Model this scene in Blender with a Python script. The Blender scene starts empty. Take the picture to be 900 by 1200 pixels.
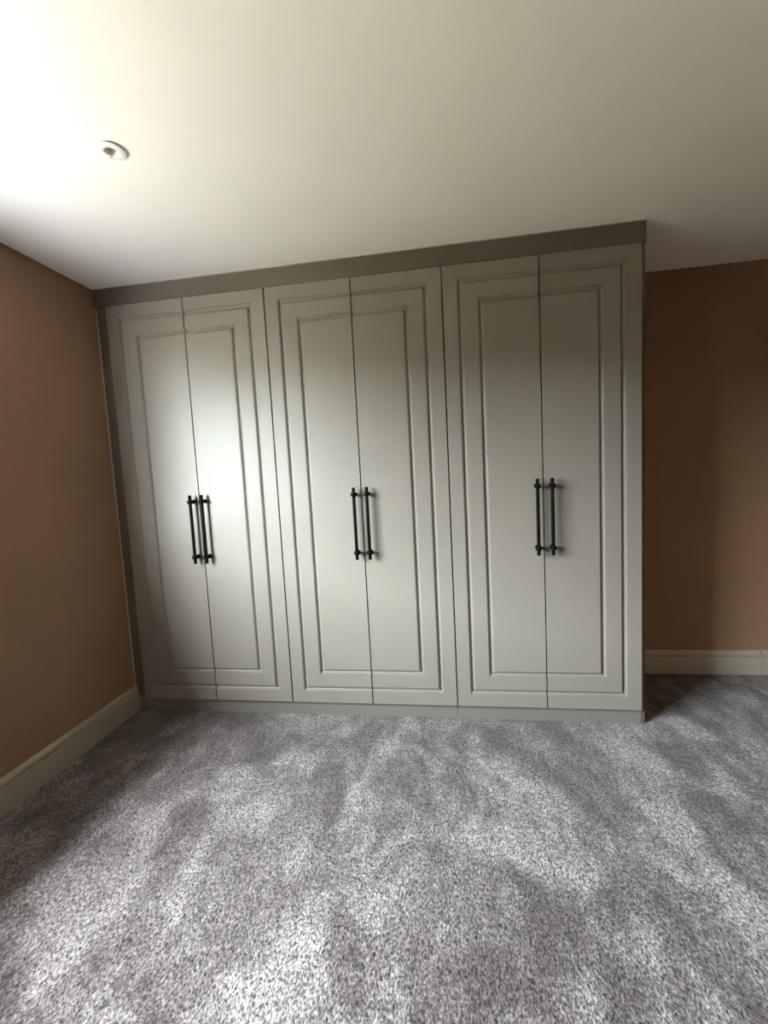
import bpy, bmesh, math, random
from mathutils import Vector, Matrix

random.seed(7)
scene = bpy.context.scene
C = scene.collection

# ------------------------------------------------------------------ camera
# front of the wardrobe doors is the plane y = 0, left wall x = 0, floor z = 0
FPX = 496.5
PITCH, YAW, ROLL = -0.0847, -0.1420, -0.0520
cam_d = bpy.data.cameras.new('camera')
cam = bpy.data.objects.new('camera', cam_d)
C.objects.link(cam)
fw = Vector((math.sin(YAW) * math.cos(PITCH), math.cos(YAW) * math.cos(PITCH), math.sin(PITCH)))
rt = Vector((math.cos(YAW), -math.sin(YAW), 0))
up = rt.cross(fw)
c_, s_ = math.cos(ROLL), math.sin(ROLL)
rt, up = c_ * rt + s_ * up, -s_ * rt + c_ * up
M = Matrix((rt, up, -fw)).transposed().to_4x4()
M.translation = Vector((1.8549, -2.1666, 1.3073))
cam.matrix_world = M
cam_d.sensor_fit = 'VERTICAL'
cam_d.sensor_height = 24.0
cam_d.lens = 24.0 * FPX / 1200.0
cam_d.clip_start = 0.02
scene.camera = cam

# ------------------------------------------------------------------ light and exposure
SKY = 150.0
SUN = 125.0
EXPOSURE = 0.35
scene.view_settings.view_transform = 'Standard'
scene.view_settings.look = 'None'
scene.view_settings.gamma = 1.0
scene.view_settings.use_curve_mapping = False
scene.view_settings.exposure = EXPOSURE
scene.cycles.max_bounces = 10
scene.cycles.diffuse_bounces = 6
scene.cycles.caustics_reflective = False
scene.cycles.caustics_refractive = False
scene.cycles.use_denoising = True

world = bpy.data.worlds.new('overcast_sky')
scene.world = world
world.use_nodes = True
bg = world.node_tree.nodes['Background']
bg.inputs['Color'].default_value = (0.82, 0.925, 1.0, 1)
bg.inputs['Strength'].default_value = SKY

sun_d = bpy.data.lights.new('sun', 'SUN')
sun_d.energy = SUN
sun_d.angle = math.radians(3)
sun_d.color = (1.0, 0.97, 0.94)
sun = bpy.data.objects.new('sun', sun_d)
C.objects.link(sun)
sun.location = (-4, 3, 8)
sun.rotation_euler = Vector((0.17, -0.30, -1.0)).to_track_quat('-Z', 'Y').to_euler()

# window opening in the left wall
WY0, WY1, WZ0, WZ1, WT = -2.85, -0.88, 1.04, 2.05, 0.27
portal_d = bpy.data.lights.new('window_portal', 'AREA')
portal_d.shape = 'RECTANGLE'
portal_d.size = WZ1 - WZ0
portal_d.size_y = WY1 - WY0
portal_d.cycles.is_portal = True
portal = bpy.data.objects.new('window_portal', portal_d)
C.objects.link(portal)
portal.location = (-WT - 0.02, (WY0 + WY1) / 2, (WZ0 + WZ1) / 2)
portal.rotation_euler = (0, math.radians(-90), 0)

# ------------------------------------------------------------------ dimensions from the photograph
H = 2.40
X0, P = 0.0705, 0.4537          # left edge of the first door, door pitch
ZB, ZT = 0.0787, 2.3023         # bottom and top of the doors
XR = 2.8105                     # outer face of the end panel
YF = 0.020                      # front face of plinth, infill and end panel
D = 0.5826                      # back wall
RX, RY = 3.92, -3.60            # right wall, rear wall
BH = 0.1485                     # baseboard height
DL = (0.838, -0.831)            # ceiling downlight

# ------------------------------------------------------------------ materials
def nt(name):
    m = bpy.data.materials.new(name)
    m.use_nodes = True
    n = m.node_tree
    return m, n, n.nodes['Principled BSDF']

def node(n, typ, **kw):
    x = n.nodes.new(typ)
    for k, v in kw.items():
        setattr(x, k, v)
    return x

def noise(n, co, scale, detail=3, rough=0.5, dist=0.0):
    t = node(n, 'ShaderNodeTexNoise')
    t.inputs['Scale'].default_value = scale
    t.inputs['Detail'].default_value = detail
    t.inputs['Roughness'].default_value = rough
    t.inputs['Distortion'].default_value = dist
    n.links.new(co, t.inputs['Vector'])
    return t.outputs['Fac']

def ramp(n, fac, stops):
    r = node(n, 'ShaderNodeValToRGB')
    e = r.color_ramp.elements
    while len(e) < len(stops):
        e.new(0.5)
    for k, (p, c) in enumerate(stops):
        e[k].position = p
        e[k].color = (c[0], c[1], c[2], 1) if not isinstance(c, (int, float)) else (c, c, c, 1)
    n.links.new(fac, r.inputs['Fac'])
    return r.outputs['Color']

def math_n(n, op, a, b=None):
    x = node(n, 'ShaderNodeMath', operation=op)
    for k, v in enumerate((a, b)):
        if v is None:
            continue
        if isinstance(v, (int, float)):
            x.inputs[k].default_value = v
        else:
            n.links.new(v, x.inputs[k])
    return x.outputs[0]

def mul_col(n, a, b):
    x = node(n, 'ShaderNodeMix', data_type='RGBA', blend_type='MULTIPLY')
    x.inputs[0].default_value = 1.0
    n.links.new(a, x.inputs[6])
    n.links.new(b, x.inputs[7])
    return x.outputs[2]

def bump(n, h, strength, dist, bsdf):
    b = node(n, 'ShaderNodeBump')
    b.inputs['Strength'].default_value = strength
    b.inputs['Distance'].default_value = dist
    n.links.new(h, b.inputs['Height'])
    n.links.new(b.outputs['Normal'], bsdf.inputs['Normal'])

def obj_co(n, scale=(1, 1, 1), rot=(0, 0, 0)):
    # world-size coordinates: everything in this scene is built at unit scale
    g = node(n, 'ShaderNodeNewGeometry')
    mp = node(n, 'ShaderNodeMapping')
    mp.inputs['Scale'].default_value = scale
    mp.inputs['Rotation'].default_value = rot
    n.links.new(g.outputs['Position'], mp.inputs['Vector'])
    return mp.outputs['Vector']

def paint(name, col, rough, var=0.04, bstr=0.12, bscale=240, spec=0.5, coat=0.0):
    m, n, b = nt(name)
    co = obj_co(n)
    f = noise(n, co, 3.0, 4)
    lo = [c * (1 - var) for c in col]
    hi = [min(1, c * (1 + var)) for c in col]
    n.links.new(ramp(n, f, [(0.3, lo), (0.7, hi)]), b.inputs['Base Color'])
    b.inputs['Roughness'].default_value = rough
    b.inputs['Specular IOR Level'].default_value = spec
    b.inputs['Coat Weight'].default_value = coat
    if bstr:
        bump(n, noise(n, co, bscale, 3), bstr, 0.0006, b)
    return m

M_DOOR = paint('taupe_satin_lacquer', (0.151, 0.1315, 0.109), 0.44, 0.015, 0.05, 420, spec=0.25)
M_PANEL_SHADED = paint('taupe_shaded_board', (0.064, 0.0485, 0.034), 0.5, 0.02, 0.05, 420)  # shade on infill and filler is darkened into this board colour
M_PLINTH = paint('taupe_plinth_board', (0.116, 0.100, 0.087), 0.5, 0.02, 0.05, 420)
M_WALL = paint('warm_brown_wall_paint', (0.200, 0.119, 0.070), 0.75, 0.05, 0.25, 160, 0.3)
M_CEIL = paint('white_ceiling_paint', (0.80, 0.785, 0.775), 0.8, 0.02, 0.2, 160, 0.3)
M_TRIM = paint('cream_gloss_woodwork', (0.28, 0.247, 0.195), 0.35, 0.03, 0.05, 300)
M_CAULK = paint('pale_caulk', (0.34, 0.31, 0.26), 0.6, 0.02, 0.1, 200)
M_WHITE = paint('white_window_plastic', (0.62, 0.62, 0.61), 0.3, 0.01, 0.0)
M_BEZEL = paint('white_enamel', (0.78, 0.76, 0.74), 0.35, 0.01, 0.0)
M_BLACK = paint('matt_black_metal', (0.003, 0.003, 0.003), 0.6, 0.1, 0.0, spec=0.03)
M_INNER = paint('carcass_board', (0.016, 0.014, 0.012), 0.8, 0.02, 0.0)
M_CAN = paint('dark_lamp_can', (0.05, 0.05, 0.05), 0.5, 0.02, 0.0)
M_PATIO = paint('added_pale_paving', (0.210, 0.192, 0.192), 0.85, 0.12, 0.3, 30)
M_LAWN = paint('added_lawn_grass', (0.135, 0.116, 0.064), 0.9, 0.3, 0.5, 60, 0.1)
M_HEDGE = paint('added_hedge_leaves', (0.06, 0.055, 0.028), 0.7, 0.4, 0.6, 40)

m, n, b = nt('brushed_lamp_lens')
co = obj_co(n)
n.links.new(ramp(n, noise(n, co, 300, 2), [(0.3, (0.25, 0.26, 0.26)), (0.7, (0.36, 0.37, 0.37))]), b.inputs['Base Color'])
b.inputs['Metallic'].default_value = 0.8
b.inputs['Roughness'].default_value = 0.25
M_LENS = m

m = bpy.data.materials.new('window_glass')
m.use_nodes = True
n = m.node_tree
n.nodes.clear()
o_ = node(n, 'ShaderNodeOutputMaterial')
tr = node(n, 'ShaderNodeBsdfTransparent')
tr.inputs['Color'].default_value = (0.96, 0.98, 0.97, 1)
gl = node(n, 'ShaderNodeBsdfGlossy')
gl.inputs['Roughness'].default_value = 0.02
mx = node(n, 'ShaderNodeMixShader')
mx.inputs[0].default_value = 0.05
n.links.new(tr.outputs[0], mx.inputs[1])
n.links.new(gl.outputs[0], mx.inputs[2])
n.links.new(mx.outputs[0], o_.inputs['Surface'])
M_GLASS = m

# cut-pile carpet: tuft speckle, brushed pile patches and drag streaks
m, n, b = nt('grey_mauve_cut_pile_carpet')
co = obj_co(n)
grain_co = obj_co(n, (1, 0.58, 1), (0, 0, 0.25))
grain = noise(n, grain_co, 175, 2, 0.75, 0.5)
grain2 = noise(n, grain_co, 70, 3, 0.6)
patch = noise(n, obj_co(n, (1, 0.65, 1), (0, 0, 0.55)), 3.4, 6, 0.62, 1.4)
smear = noise(n, obj_co(n, (1, 0.42, 1), (0, 0, -0.50)), 9.0, 5, 0.65, 0.9)
# overlapping brush and foot marks: soft-edged cells bent by noise
wob = node(n, 'ShaderNodeTexNoise')
wob.inputs['Scale'].default_value = 7.0
wob.inputs['Detail'].default_value = 3.0
mk = obj_co(n, (1, 0.55, 1), (0, 0, 0.35))
n.links.new(mk, wob.inputs['Vector'])
vm = node(n, 'ShaderNodeVectorMath', operation='MULTIPLY_ADD')
vm.inputs[1].default_value = (0.16, 0.16, 0.16)
n.links.new(wob.outputs['Color'], vm.inputs[0])
n.links.new(mk, vm.inputs[2])
vo = node(n, 'ShaderNodeTexVoronoi', feature='SMOOTH_F1')
vo.inputs['Scale'].default_value = 7.5
vo.inputs['Smoothness'].default_value = 0.35
n.links.new(vm.outputs[0], vo.inputs['Vector'])
sep = node(n, 'ShaderNodeSeparateColor')
n.links.new(vo.outputs['Color'], sep.inputs[0])
dab = math_n(n, 'ADD', math_n(n, 'MULTIPLY', sep.outputs[0], 0.30), 0.35)
tone = math_n(n, 'ADD', math_n(n, 'ADD', math_n(n, 'MULTIPLY', patch, 0.42), math_n(n, 'MULTIPLY', smear, 0.26)), math_n(n, 'MULTIPLY', dab, 0.32))
c_patch = ramp(n, tone, [(0.42, (0.055, 0.0425, 0.039)), (0.50, (0.103, 0.084, 0.082)), (0.575, (0.185, 0.156, 0.157))])
gmix = math_n(n, 'ADD', math_n(n, 'MULTIPLY', grain, 0.75), math_n(n, 'MULTIPLY', grain2, 0.25))
c_grain = ramp(n, gmix, [(0.37, 0.06), (0.50, 0.85), (0.63, 2.2)])
n.links.new(mul_col(n, c_patch, c_grain), b.inputs['Base Color'])
b.inputs['Roughness'].default_value = 0.95
b.inputs['Specular IOR Level'].default_value = 0.1
b.inputs['Sheen Weight'].default_value = 0.15
hh = math_n(n, 'ADD', math_n(n, 'MULTIPLY', gmix, 1.0), math_n(n, 'MULTIPLY', tone, 1.2))
bump(n, hh, 0.75, 0.008, b)
M_CARPET = m

# ------------------------------------------------------------------ helpers
def link_mesh(name, bm, mat, parent=None, smooth=False):
    me = bpy.data.meshes.new(name)
    bmesh.ops.recalc_face_normals(bm, faces=bm.faces[:])
    bm.to_mesh(me)
    bm.free()
    if smooth:
        for p in me.polygons:
            p.use_smooth = True
    me.materials.append(mat)
    o = bpy.data.objects.new(name, me)
    C.objects.link(o)
    if parent is not None:
        o.parent = parent
    return o

def thing(name, label, cat, loc=(0, 0, 0), group=None):
    o = bpy.data.objects.new(name, None)
    o.empty_display_size = 0.1
    C.objects.link(o)
    o.location = loc
    return tag(o, label, cat, group)

def tag(o, label, cat, group=None):
    o['label'] = label
    o['category'] = cat
    if group:
        o['group'] = group
    return o

def struct(o, label, cat):
    o['kind'] = 'structure'
    return tag(o, label, cat)

def box(bm, x0, x1, y0, y1, z0, z1, bev=0.0):
    vs = [bm.verts.new(p) for p in ((x0, y0, z0), (x1, y0, z0), (x1, y1, z0), (x0, y1, z0),
                                    (x0, y0, z1), (x1, y0, z1), (x1, y1, z1), (x0, y1, z1))]
    fs = [bm.faces.new([vs[i] for i in f]) for f in
          ((0, 3, 2, 1), (4, 5, 6, 7), (0, 1, 5, 4), (1, 2, 6, 5), (2, 3, 7, 6), (3, 0, 4, 7))]
    if bev:
        es = list({e for f in fs for e in f.edges})
        bmesh.ops.bevel(bm, geom=es, offset=bev, segments=2, affect='EDGES', profile=0.6)

def lathe(bm, prof, mat4=Matrix(), seg=24, cap0=True, cap1=True):
    rings = []
    for r, h in prof:
        ring = []
        for k in range(seg):
            a = 2 * math.pi * k / seg
            ring.append(bm.verts.new(mat4 @ Vector((r * math.cos(a), r * math.sin(a), h))))
        rings.append(ring)
    for r0, r1 in zip(rings, rings[1:]):
        for k in range(seg):
            bm.faces.new((r0[k], r0[(k + 1) % seg], r1[(k + 1) % seg], r1[k]))
    if cap0:
        bm.faces.new(rings[0][::-1])
    if cap1:
        bm.faces.new(rings[-1])

def extrude_profile(bm, prof, a, b):
    """prof: list of 3D offsets; swept from point a to point b, ends capped"""
    ra = [bm.verts.new(Vector(a) + Vector(p)) for p in prof]
    rb = [bm.verts.new(Vector(b) + Vector(p)) for p in prof]
    k = len(prof)
    for i in range(k):
        bm.faces.new((ra[i], ra[(i + 1) % k], rb[(i + 1) % k], rb[i]))
    bm.faces.new(ra)
    bm.faces.new(rb[::-1])

def simple_box(name, mat, dims, bev=0.0, parent=None):
    bm = bmesh.new()
    box(bm, *dims, bev=bev)
    return link_mesh(name, bm, mat, parent)

# ------------------------------------------------------------------ room shell
T = 0.12
bm = bmesh.new()
box(bm, -WT, RX + T, RY - T, D + T, -0.15, 0.0)
struct(link_mesh('floor', bm, M_CARPET), 'grey mauve cut pile carpet with brushed light and dark patches', 'carpet')

# ceiling with the round hole of the downlight
bm = bmesh.new()
SEG = 40
HR, SQ = 0.0385, 0.09
circ, sq, circ_top = [], [], []
for k in range(SEG):
    a = 2 * math.pi * k / SEG
    ca, sa = math.cos(a), math.sin(a)
    circ.append(bm.verts.new((DL[0] + HR * ca, DL[1] + HR * sa, H)))
    circ_top.append(bm.verts.new((DL[0] + HR * ca, DL[1] + HR * sa, H + 0.10)))
    mm = max(abs(ca), abs(sa))
    sq.append(bm.verts.new((DL[0] + SQ * ca / mm, DL[1] + SQ * sa / mm, H)))
for k in range(SEG):
    j = (k + 1) % SEG
    bm.faces.new((circ[k], circ[j], sq[j], sq[k]))
    bm.faces.new((circ[k], circ[j], circ_top[j], circ_top[k]))
bm.faces.new(circ_top)
cx = [(RX + T, D + T), (-WT, D + T), (-WT, RY - T), (RX + T, RY - T)]
cor = [bm.verts.new((x, y, H)) for x, y in cx]
ks = [SEG // 8, 3 * SEG // 8, 5 * SEG // 8, 7 * SEG // 8]
for q in range(4):
    a, b2 = ks[q], ks[(q + 1) % 4]
    run = []
    k = a
    while True:
        run.append(sq[k])
        if k == b2:
            break
        k = (k + 1) % SEG
    bm.faces.new([cor[q]] + run + [cor[(q + 1) % 4]])
top = [bm.verts.new((x, y, H + 0.14)) for x, y in cx]
bm.faces.new(top)
for q in range(4):
    bm.faces.new((cor[q], cor[(q + 1) % 4], top[(q + 1) % 4], top[q]))
struct(link_mesh('ceiling', bm, M_CEIL), 'plain white painted ceiling', 'ceiling')

bm = bmesh.new()
box(bm, -WT, RX + T, D, D + T, 0, H)
struct(link_mesh('wall_back', bm, M_WALL), 'warm brown wall behind the wardrobes, seen at right', 'wall')
bm = bmesh.new()
box(bm, RX, RX + T, RY, D, 0, H)
struct(link_mesh('wall_right', bm, M_WALL), 'warm brown wall at the right end of the room', 'wall')
bm = bmesh.new()
box(bm, -WT, RX + T, RY - T, RY, 0, H)
struct(link_mesh('wall_rear', bm, M_WALL), 'warm brown wall facing the wardrobes', 'wall')

bm = bmesh.new()
ys = [RY, WY0, WY1, D]
zs = [0, WZ0, WZ1, H]
grid = {}
for xi, x in enumerate((0.0, -WT)):
    for yi, y in enumerate(ys):
        for zi, z in enumerate(zs):
            grid[xi, yi, zi] = bm.verts.new((x, y, z))
for xi in (0, 1):
    for yi in range(3):
        for zi in range(3):
            if (yi, zi) != (1, 1):
                bm.faces.new((grid[xi, yi, zi], grid[xi, yi + 1, zi], grid[xi, yi + 1, zi + 1], grid[xi, yi, zi + 1]))
for (a, b2) in (((1, 1), (2, 1)), ((2, 1), (2, 2)), ((2, 2), (1, 2)), ((1, 2), (1, 1))):
    bm.faces.new((grid[(0,) + a], grid[(0,) + b2], grid[(1,) + b2], grid[(1,) + a]))
per = [(i, 0) for i in range(4)] + [(3, 1), (3, 2), (3, 3), (2, 3), (1, 3), (0, 3), (0, 2), (0, 1)]
for k in range(len(per)):
    a, b2 = per[k], per[(k + 1) % len(per)]
    bm.faces.new((grid[(0,) + a], grid[(0,) + b2], grid[(1,) + b2], grid[(1,) + a]))
struct(link_mesh('wall_left', bm, M_WALL), 'warm brown wall on the left with the window', 'wall')

# window in the left wall (outside the frame; it is what lights the room)
win = bpy.data.objects.new('window_1', None)
C.objects.link(win)
win.location = (-WT, (WY0 + WY1) / 2, WZ0)
struct(win, 'white framed window in the left wall', 'window')
def wloc(dims):
    lx, ly, lz = win.location
    return (dims[0] - lx, dims[1] - lx, dims[2] - ly, dims[3] - ly, dims[4] - lz, dims[5] - lz)
fx0, fx1 = -WT + 0.02, -WT + 0.08
bm = bmesh.new()
fwid = 0.055
ym = (WY0 + WY1) / 2
for d_ in ((fx0, fx1, WY0, WY1, WZ0, WZ0 + fwid), (fx0, fx1, WY0, WY1, WZ1 - fwid, WZ1),
           (fx0, fx1, WY0, WY0 + fwid, WZ0 + fwid, WZ1 - fwid), (fx0, fx1, WY1 - fwid, WY1, WZ0 + fwid, WZ1 - fwid),
           (fx0, fx1, ym - 0.03, ym + 0.03, WZ0 + fwid, WZ1 - fwid)):
    box(bm, *wloc(d_))
link_mesh('window_frame', bm, M_WHITE, win)
for ya, yb in ((WY0 + fwid, ym - 0.03), (ym + 0.03, WY1 - fwid)):
    bm = bmesh.new()
    box(bm, *wloc((-WT + 0.045, -WT + 0.049, ya, yb, WZ0 + fwid, WZ1 - fwid)))
    link_mesh('pane', bm, M_GLASS, win)
bm = bmesh.new()
box(bm, *wloc((fx1, 0.035, WY0 - 0.0, WY1, WZ0, WZ0 + 0.022)))
link_mesh('window_sill', bm, M_WHITE, win)

# baseboards
BPROF = [(0, 0), (.018, 0), (.018, .106), (.0172, .109), (.0075, .1115), (.0070, .1165), (.0150, .1195),
         (.0165, .125), (.0150, .134), (.0095, .1425), (.0065, .1485), (0, .1485)]
def baseboard(name, label, a, b, nrm):
    bm = bmesh.new()
    extrude_profile(bm, [(nrm[0] * d_, nrm[1] * d_, z) for d_, z in BPROF], a, b)
    return struct(link_mesh(name, bm, M_TRIM), label, 'baseboard')
baseboard('baseboard_left', 'cream moulded baseboard along the left wall', (0, RY, 0), (0, YF, 0), (1, 0))
baseboard('baseboard_back', 'cream baseboard right of the wardrobes, up to the joint', (XR, D, 0), (3.700, D, 0), (0, -1))
bb = baseboard('baseboard_back_end', 'short cream baseboard length beyond the joint at the far right', (3.7025, D, 0), (RX, D, 0), (0, -1))
baseboard('baseboard_right', 'cream baseboard along the right wall', (RX, D - .018, 0), (RX, RY, 0), (-1, 0))
baseboard('baseboard_rear', 'cream baseboard facing the wardrobes', (0.018, RY, 0), (RX - .018, RY, 0), (0, 1))
bm = bmesh.new()
lathe(bm, [(.0045, -.001), (.0045, .0012), (.0028, .0020)], Matrix.Translation((3.693, D - .0158, .138)) @ Matrix.Rotation(math.radians(90), 4, 'X'), 12)
nail = link_mesh('nail_head', bm, M_CAN, bpy.data.objects['baseboard_back'])

# ------------------------------------------------------------------ wardrobes
GAP = 0.0030
# groove cross-section: distance from the door edge, depth below the face
def groove(s0):
    w = 0.028
    pts = [(0.0, 0.0), (0.0004, 0.0026), (0.0044, 0.0030)]
    for k in range(0, 9):
        t = k / 8.0
        pts.append((0.0050 + t * 0.018, 0.0040 + 0.0080 * math.sin(math.pi * t) ** 0.7))
    pts += [(0.0236, 0.0030), (0.0276, 0.0026), (0.028, 0.0)]
    return [(s0 + a, d_) for a, d_ in pts]
SECTION = [(0.0, 0.0012), (0.0012, 0.0)] + groove(0.066) + groove(0.164) + [(0.20, 0.0)]
THK = 0.0185

def door_mesh(w, h, outer_left):
    """door with its outer edge at x=0, meeting edge at x=w; mirrored when outer_left is False; front at y=0"""
    bm = bmesh.new()
    sx = 1 if outer_left else -1
    def V(x, y, z):
        return bm.verts.new((x * sx, y, z))
    polys = []
    for s, d_ in SECTION:
        polys.append([V(w, d_, h - s), V(s, d_, h - s), V(s, d_, s), V(w, d_, s)])
    for a, b2 in zip(polys, polys[1:]):
        for i in range(3):
            bm.faces.new((a[i], a[i + 1], b2[i + 1], b2[i]))
    bm.faces.new(polys[-1])
    bk = [V(w, THK, h), V(0, THK, h), V(0, THK, 0), V(w, THK, 0)]
    f = polys[0]
    bm.faces.new(bk)
    for i in range(3):
        bm.faces.new((f[i], f[i + 1], bk[i + 1], bk[i]))
    rim = [p[0] for p in polys] + [p[3] for p in reversed(polys)] + [bk[3], bk[0]]
    bm.faces.new(rim)
    return bm

def handle_mesh():
    """knurled bar handle: vertical bar on two posts; origin at the bar's mid height on the door face, pointing to -y"""
    bm = bmesh.new()
    L, off, r = 0.376, 0.036, 0.0084
    Tm = Matrix.Translation((0, -off, 0))
    lathe(bm, [(r - .0012, -L / 2), (r, -L / 2 + .0015), (r, L / 2 - .0015), (r - .0012, L / 2)], Tm, 20)
    for s in (-1, 1):
        zc = s * (L / 2 - 0.036)
        lathe(bm, [(r, -.0095), (.0138, -.0088), (.0152, -.005), (.0152, .005), (.0138, .0088), (r, .0095)],
              Matrix.Translation((0, -off, zc)), 20, False, False)
        Rm = Matrix.Translation((0, 0, zc)) @ Matrix.Rotation(math.radians(90), 4, 'X')
        lathe(bm, [(.0112, 0.0), (.0112, .004), (.0095, .006), (.0076, .007), (.0076, off)], Rm, 18)
    return bm

XE = [X0 + i * P for i in range(7)]
unit_labels = ['taupe two-door fitted wardrobe beside the left wall, leftmost of three',
               'middle taupe two-door fitted wardrobe between the other two',
               'taupe two-door fitted wardrobe at the right end by the brown wall']
hmesh = None
for u in range(3):
    xa, xb = XE[2 * u], XE[2 * u + 2]
    base = Vector(((xa + xb) / 2, 0, ZB))
    w_ = thing('fitted_wardrobe', unit_labels[u], 'wardrobe', (base.x, base.y, 0.0895), 'fitted wardrobes in a row')
    base = Vector(w_.location)
    # carcass: sides, top, bottom, back
    bm = bmesh.new()
    y0, y1, z0, z1 = YF + 0.001, D - 0.004, 0.0895, 2.305
    xl = xa + 0.0025 - base.x
    xr_ = xb - 0.0025 - base.x
    if u == 2:
        xr_ = XR - 0.0185 - base.x
    z0 -= base.z
    z1 -= base.z
    box(bm, xl, xl + .018, y0, y1, z0, z1)
    box(bm, xr_ - .018, xr_, y0, y1, z0, z1)
    box(bm, xl + .018, xr_ - .018, y0, y1, z0, z0 + .018)
    box(bm, xl + .018, xr_ - .018, y0, y1, z1 - .018, z1)
    box(bm, xl + .018, xr_ - .018, y1 - .008, y1, z0 + .018, z1 - .018)
    link_mesh('carcass', bm, M_INNER, w_)
    for side in (0, 1):
        ow = P - 2 * GAP
        dm = link_mesh('door', door_mesh(ow, ZT - ZB, side == 0), M_DOOR, w_)
        if side == 0:
            dm.location = Vector((xa + GAP, 0, ZB)) - base
        else:
            dm.location = Vector((xb - GAP, 0, ZB)) - base
        seam = XE[2 * u + 1]
        hx = seam + (-0.034 if side == 0 else 0.034)
        if hmesh is None:
            ho = link_mesh('bar_handle', handle_mesh(), M_BLACK, dm)
            for p in ho.data.polygons:
                p.use_smooth = len(p.vertices) == 4
            hmesh = ho.data
        else:
            ho = bpy.data.objects.new('bar_handle', hmesh)
            C.objects.link(ho)
            ho.parent = dm
        ho['label'] = 'matt black bar handle with round collars'
        ho.location = Vector((hx, 0, 1.0685)) - (Vector(dm.location) + base)

bev = 0.0008
def board(name, label, dims):
    base = Vector(((dims[0] + dims[1]) / 2, (dims[2] + dims[3]) / 2, dims[4]))
    bm = bmesh.new()
    box(bm, dims[0] - base.x, dims[1] - base.x, dims[2] - base.y, dims[3] - base.y, 0, dims[5] - dims[4], bev)
    o = link_mesh(name, bm, M_PANEL_SHADED)
    o.location = base
    return tag(o, label, 'panel'), base

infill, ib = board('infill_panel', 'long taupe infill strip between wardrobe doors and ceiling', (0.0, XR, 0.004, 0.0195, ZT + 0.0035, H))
filler, fb = board('filler_strip', 'narrow upright taupe strip with shade painted in, between left wall and first door', (0.0, X0 + 0.002, YF, YF + .018, 0.0885, 2.3900))
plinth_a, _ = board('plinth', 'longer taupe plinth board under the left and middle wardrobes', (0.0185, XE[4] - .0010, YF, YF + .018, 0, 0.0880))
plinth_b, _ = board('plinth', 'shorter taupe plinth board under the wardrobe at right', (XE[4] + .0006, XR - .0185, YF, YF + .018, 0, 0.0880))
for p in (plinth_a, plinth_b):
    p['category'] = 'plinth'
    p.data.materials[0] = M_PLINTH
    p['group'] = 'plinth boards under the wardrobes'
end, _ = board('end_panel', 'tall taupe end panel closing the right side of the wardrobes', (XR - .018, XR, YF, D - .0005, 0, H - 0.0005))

# caulk beads where the fitted boards meet wall and ceiling
bm = bmesh.new()
extrude_profile(bm, [(0, 0, 0), (.0035, 0, 0), (0, -.0035, 0)], Vector((0, YF, BH)) - fb, Vector((0, YF, 2.3055)) - fb)
link_mesh('caulk_bead', bm, M_CAULK, filler)['label'] = 'pale caulk line along the left wall'
bm = bmesh.new()
extrude_profile(bm, [(0, 0, 0), (0, -.003, 0), (0, 0, -.003)], Vector((0.0, .004, H)) - ib, Vector((XR, .004, H)) - ib)
link_mesh('caulk_bead', bm, M_CAULK, infill)['label'] = 'pale caulk line along the ceiling'

# ------------------------------------------------------------------ ceiling downlight
dl = thing('ceiling_downlight', 'small round white recessed downlight in the ceiling, switched off', 'downlight', (DL[0], DL[1], H))
tilt = Matrix.Rotation(math.radians(3.8), 4, Vector((0.55, 0.83, 0)))
tm = Matrix.Translation((0, 0, -0.0045)) @ tilt
bm = bmesh.new()
lathe(bm, [(.0195, .020), (.0195, .0010), (.0208, -.0018), (.0240, -.0036), (.0330, -.0030), (.0405, -.0010), (.0435, .0006), (.0432, .0020), (.030, .0024), (.0225, .020)], tm, 48, False, False)
link_mesh('bezel', bm, M_BEZEL, dl, smooth=True)
bm = bmesh.new()
lathe(bm, [(.0198, .045), (.0198, .020), (.0225, .020), (.0225, .048)], tm, 32, False, True)
link_mesh('lamp_can', bm, M_CAN, dl)
bm = bmesh.new()
lathe(bm, [(.0004, .0110), (.008, .0095), (.0150, .0105), (.0190, .0140)], tm, 32, True, False)
link_mesh('lamp_lens', bm, M_LENS, dl, smooth=True)
bm = bmesh.new()
cm = tm @ Matrix.Translation((-.0200, .0180, -.0036))
bmesh.ops.create_cube(bm, size=1.0, matrix=cm @ Matrix.Diagonal((.006, .003, .0016, 1)))
link_mesh('clip', bm, M_CAN, dl)

# ------------------------------------------------------------------ outside the window: unseen, added to shape its light
bm = bmesh.new()
box(bm, -2.4, -WT, -9.0, 5.0, -0.25, -0.15)  # added ground strip, throws light up to the ceiling
struct(link_mesh('added_patio', bm, M_PATIO), 'unseen pale paving added to bounce light, outside the window', 'paving')
bm = bmesh.new()
box(bm, -30.0, -2.4, -30.0, 30.0, -0.27, -0.17)  # added ground, toned to light the upper middle doors
struct(link_mesh('added_lawn', bm, M_LAWN), 'unseen lawn outside the window', 'added_lawn')
bm = bmesh.new()
box(bm, -5.6, -4.6, -9.0, 5.0, -0.15, 2.15)  # added blocker, its height holds low sky off the right doors
bmesh.ops.subdivide_edges(bm, edges=bm.edges[:], cuts=14, use_grid_fill=True)
for v in bm.verts:
    v.co += Vector((random.uniform(-.12, .12), random.uniform(-.12, .12), random.uniform(-.10, .10) if v.co.z > 0 else 0))
hedge = link_mesh('added_hedge', bm, M_HEDGE)
tag(hedge, 'unseen hedge added to block low sky outside the window', 'hedge')
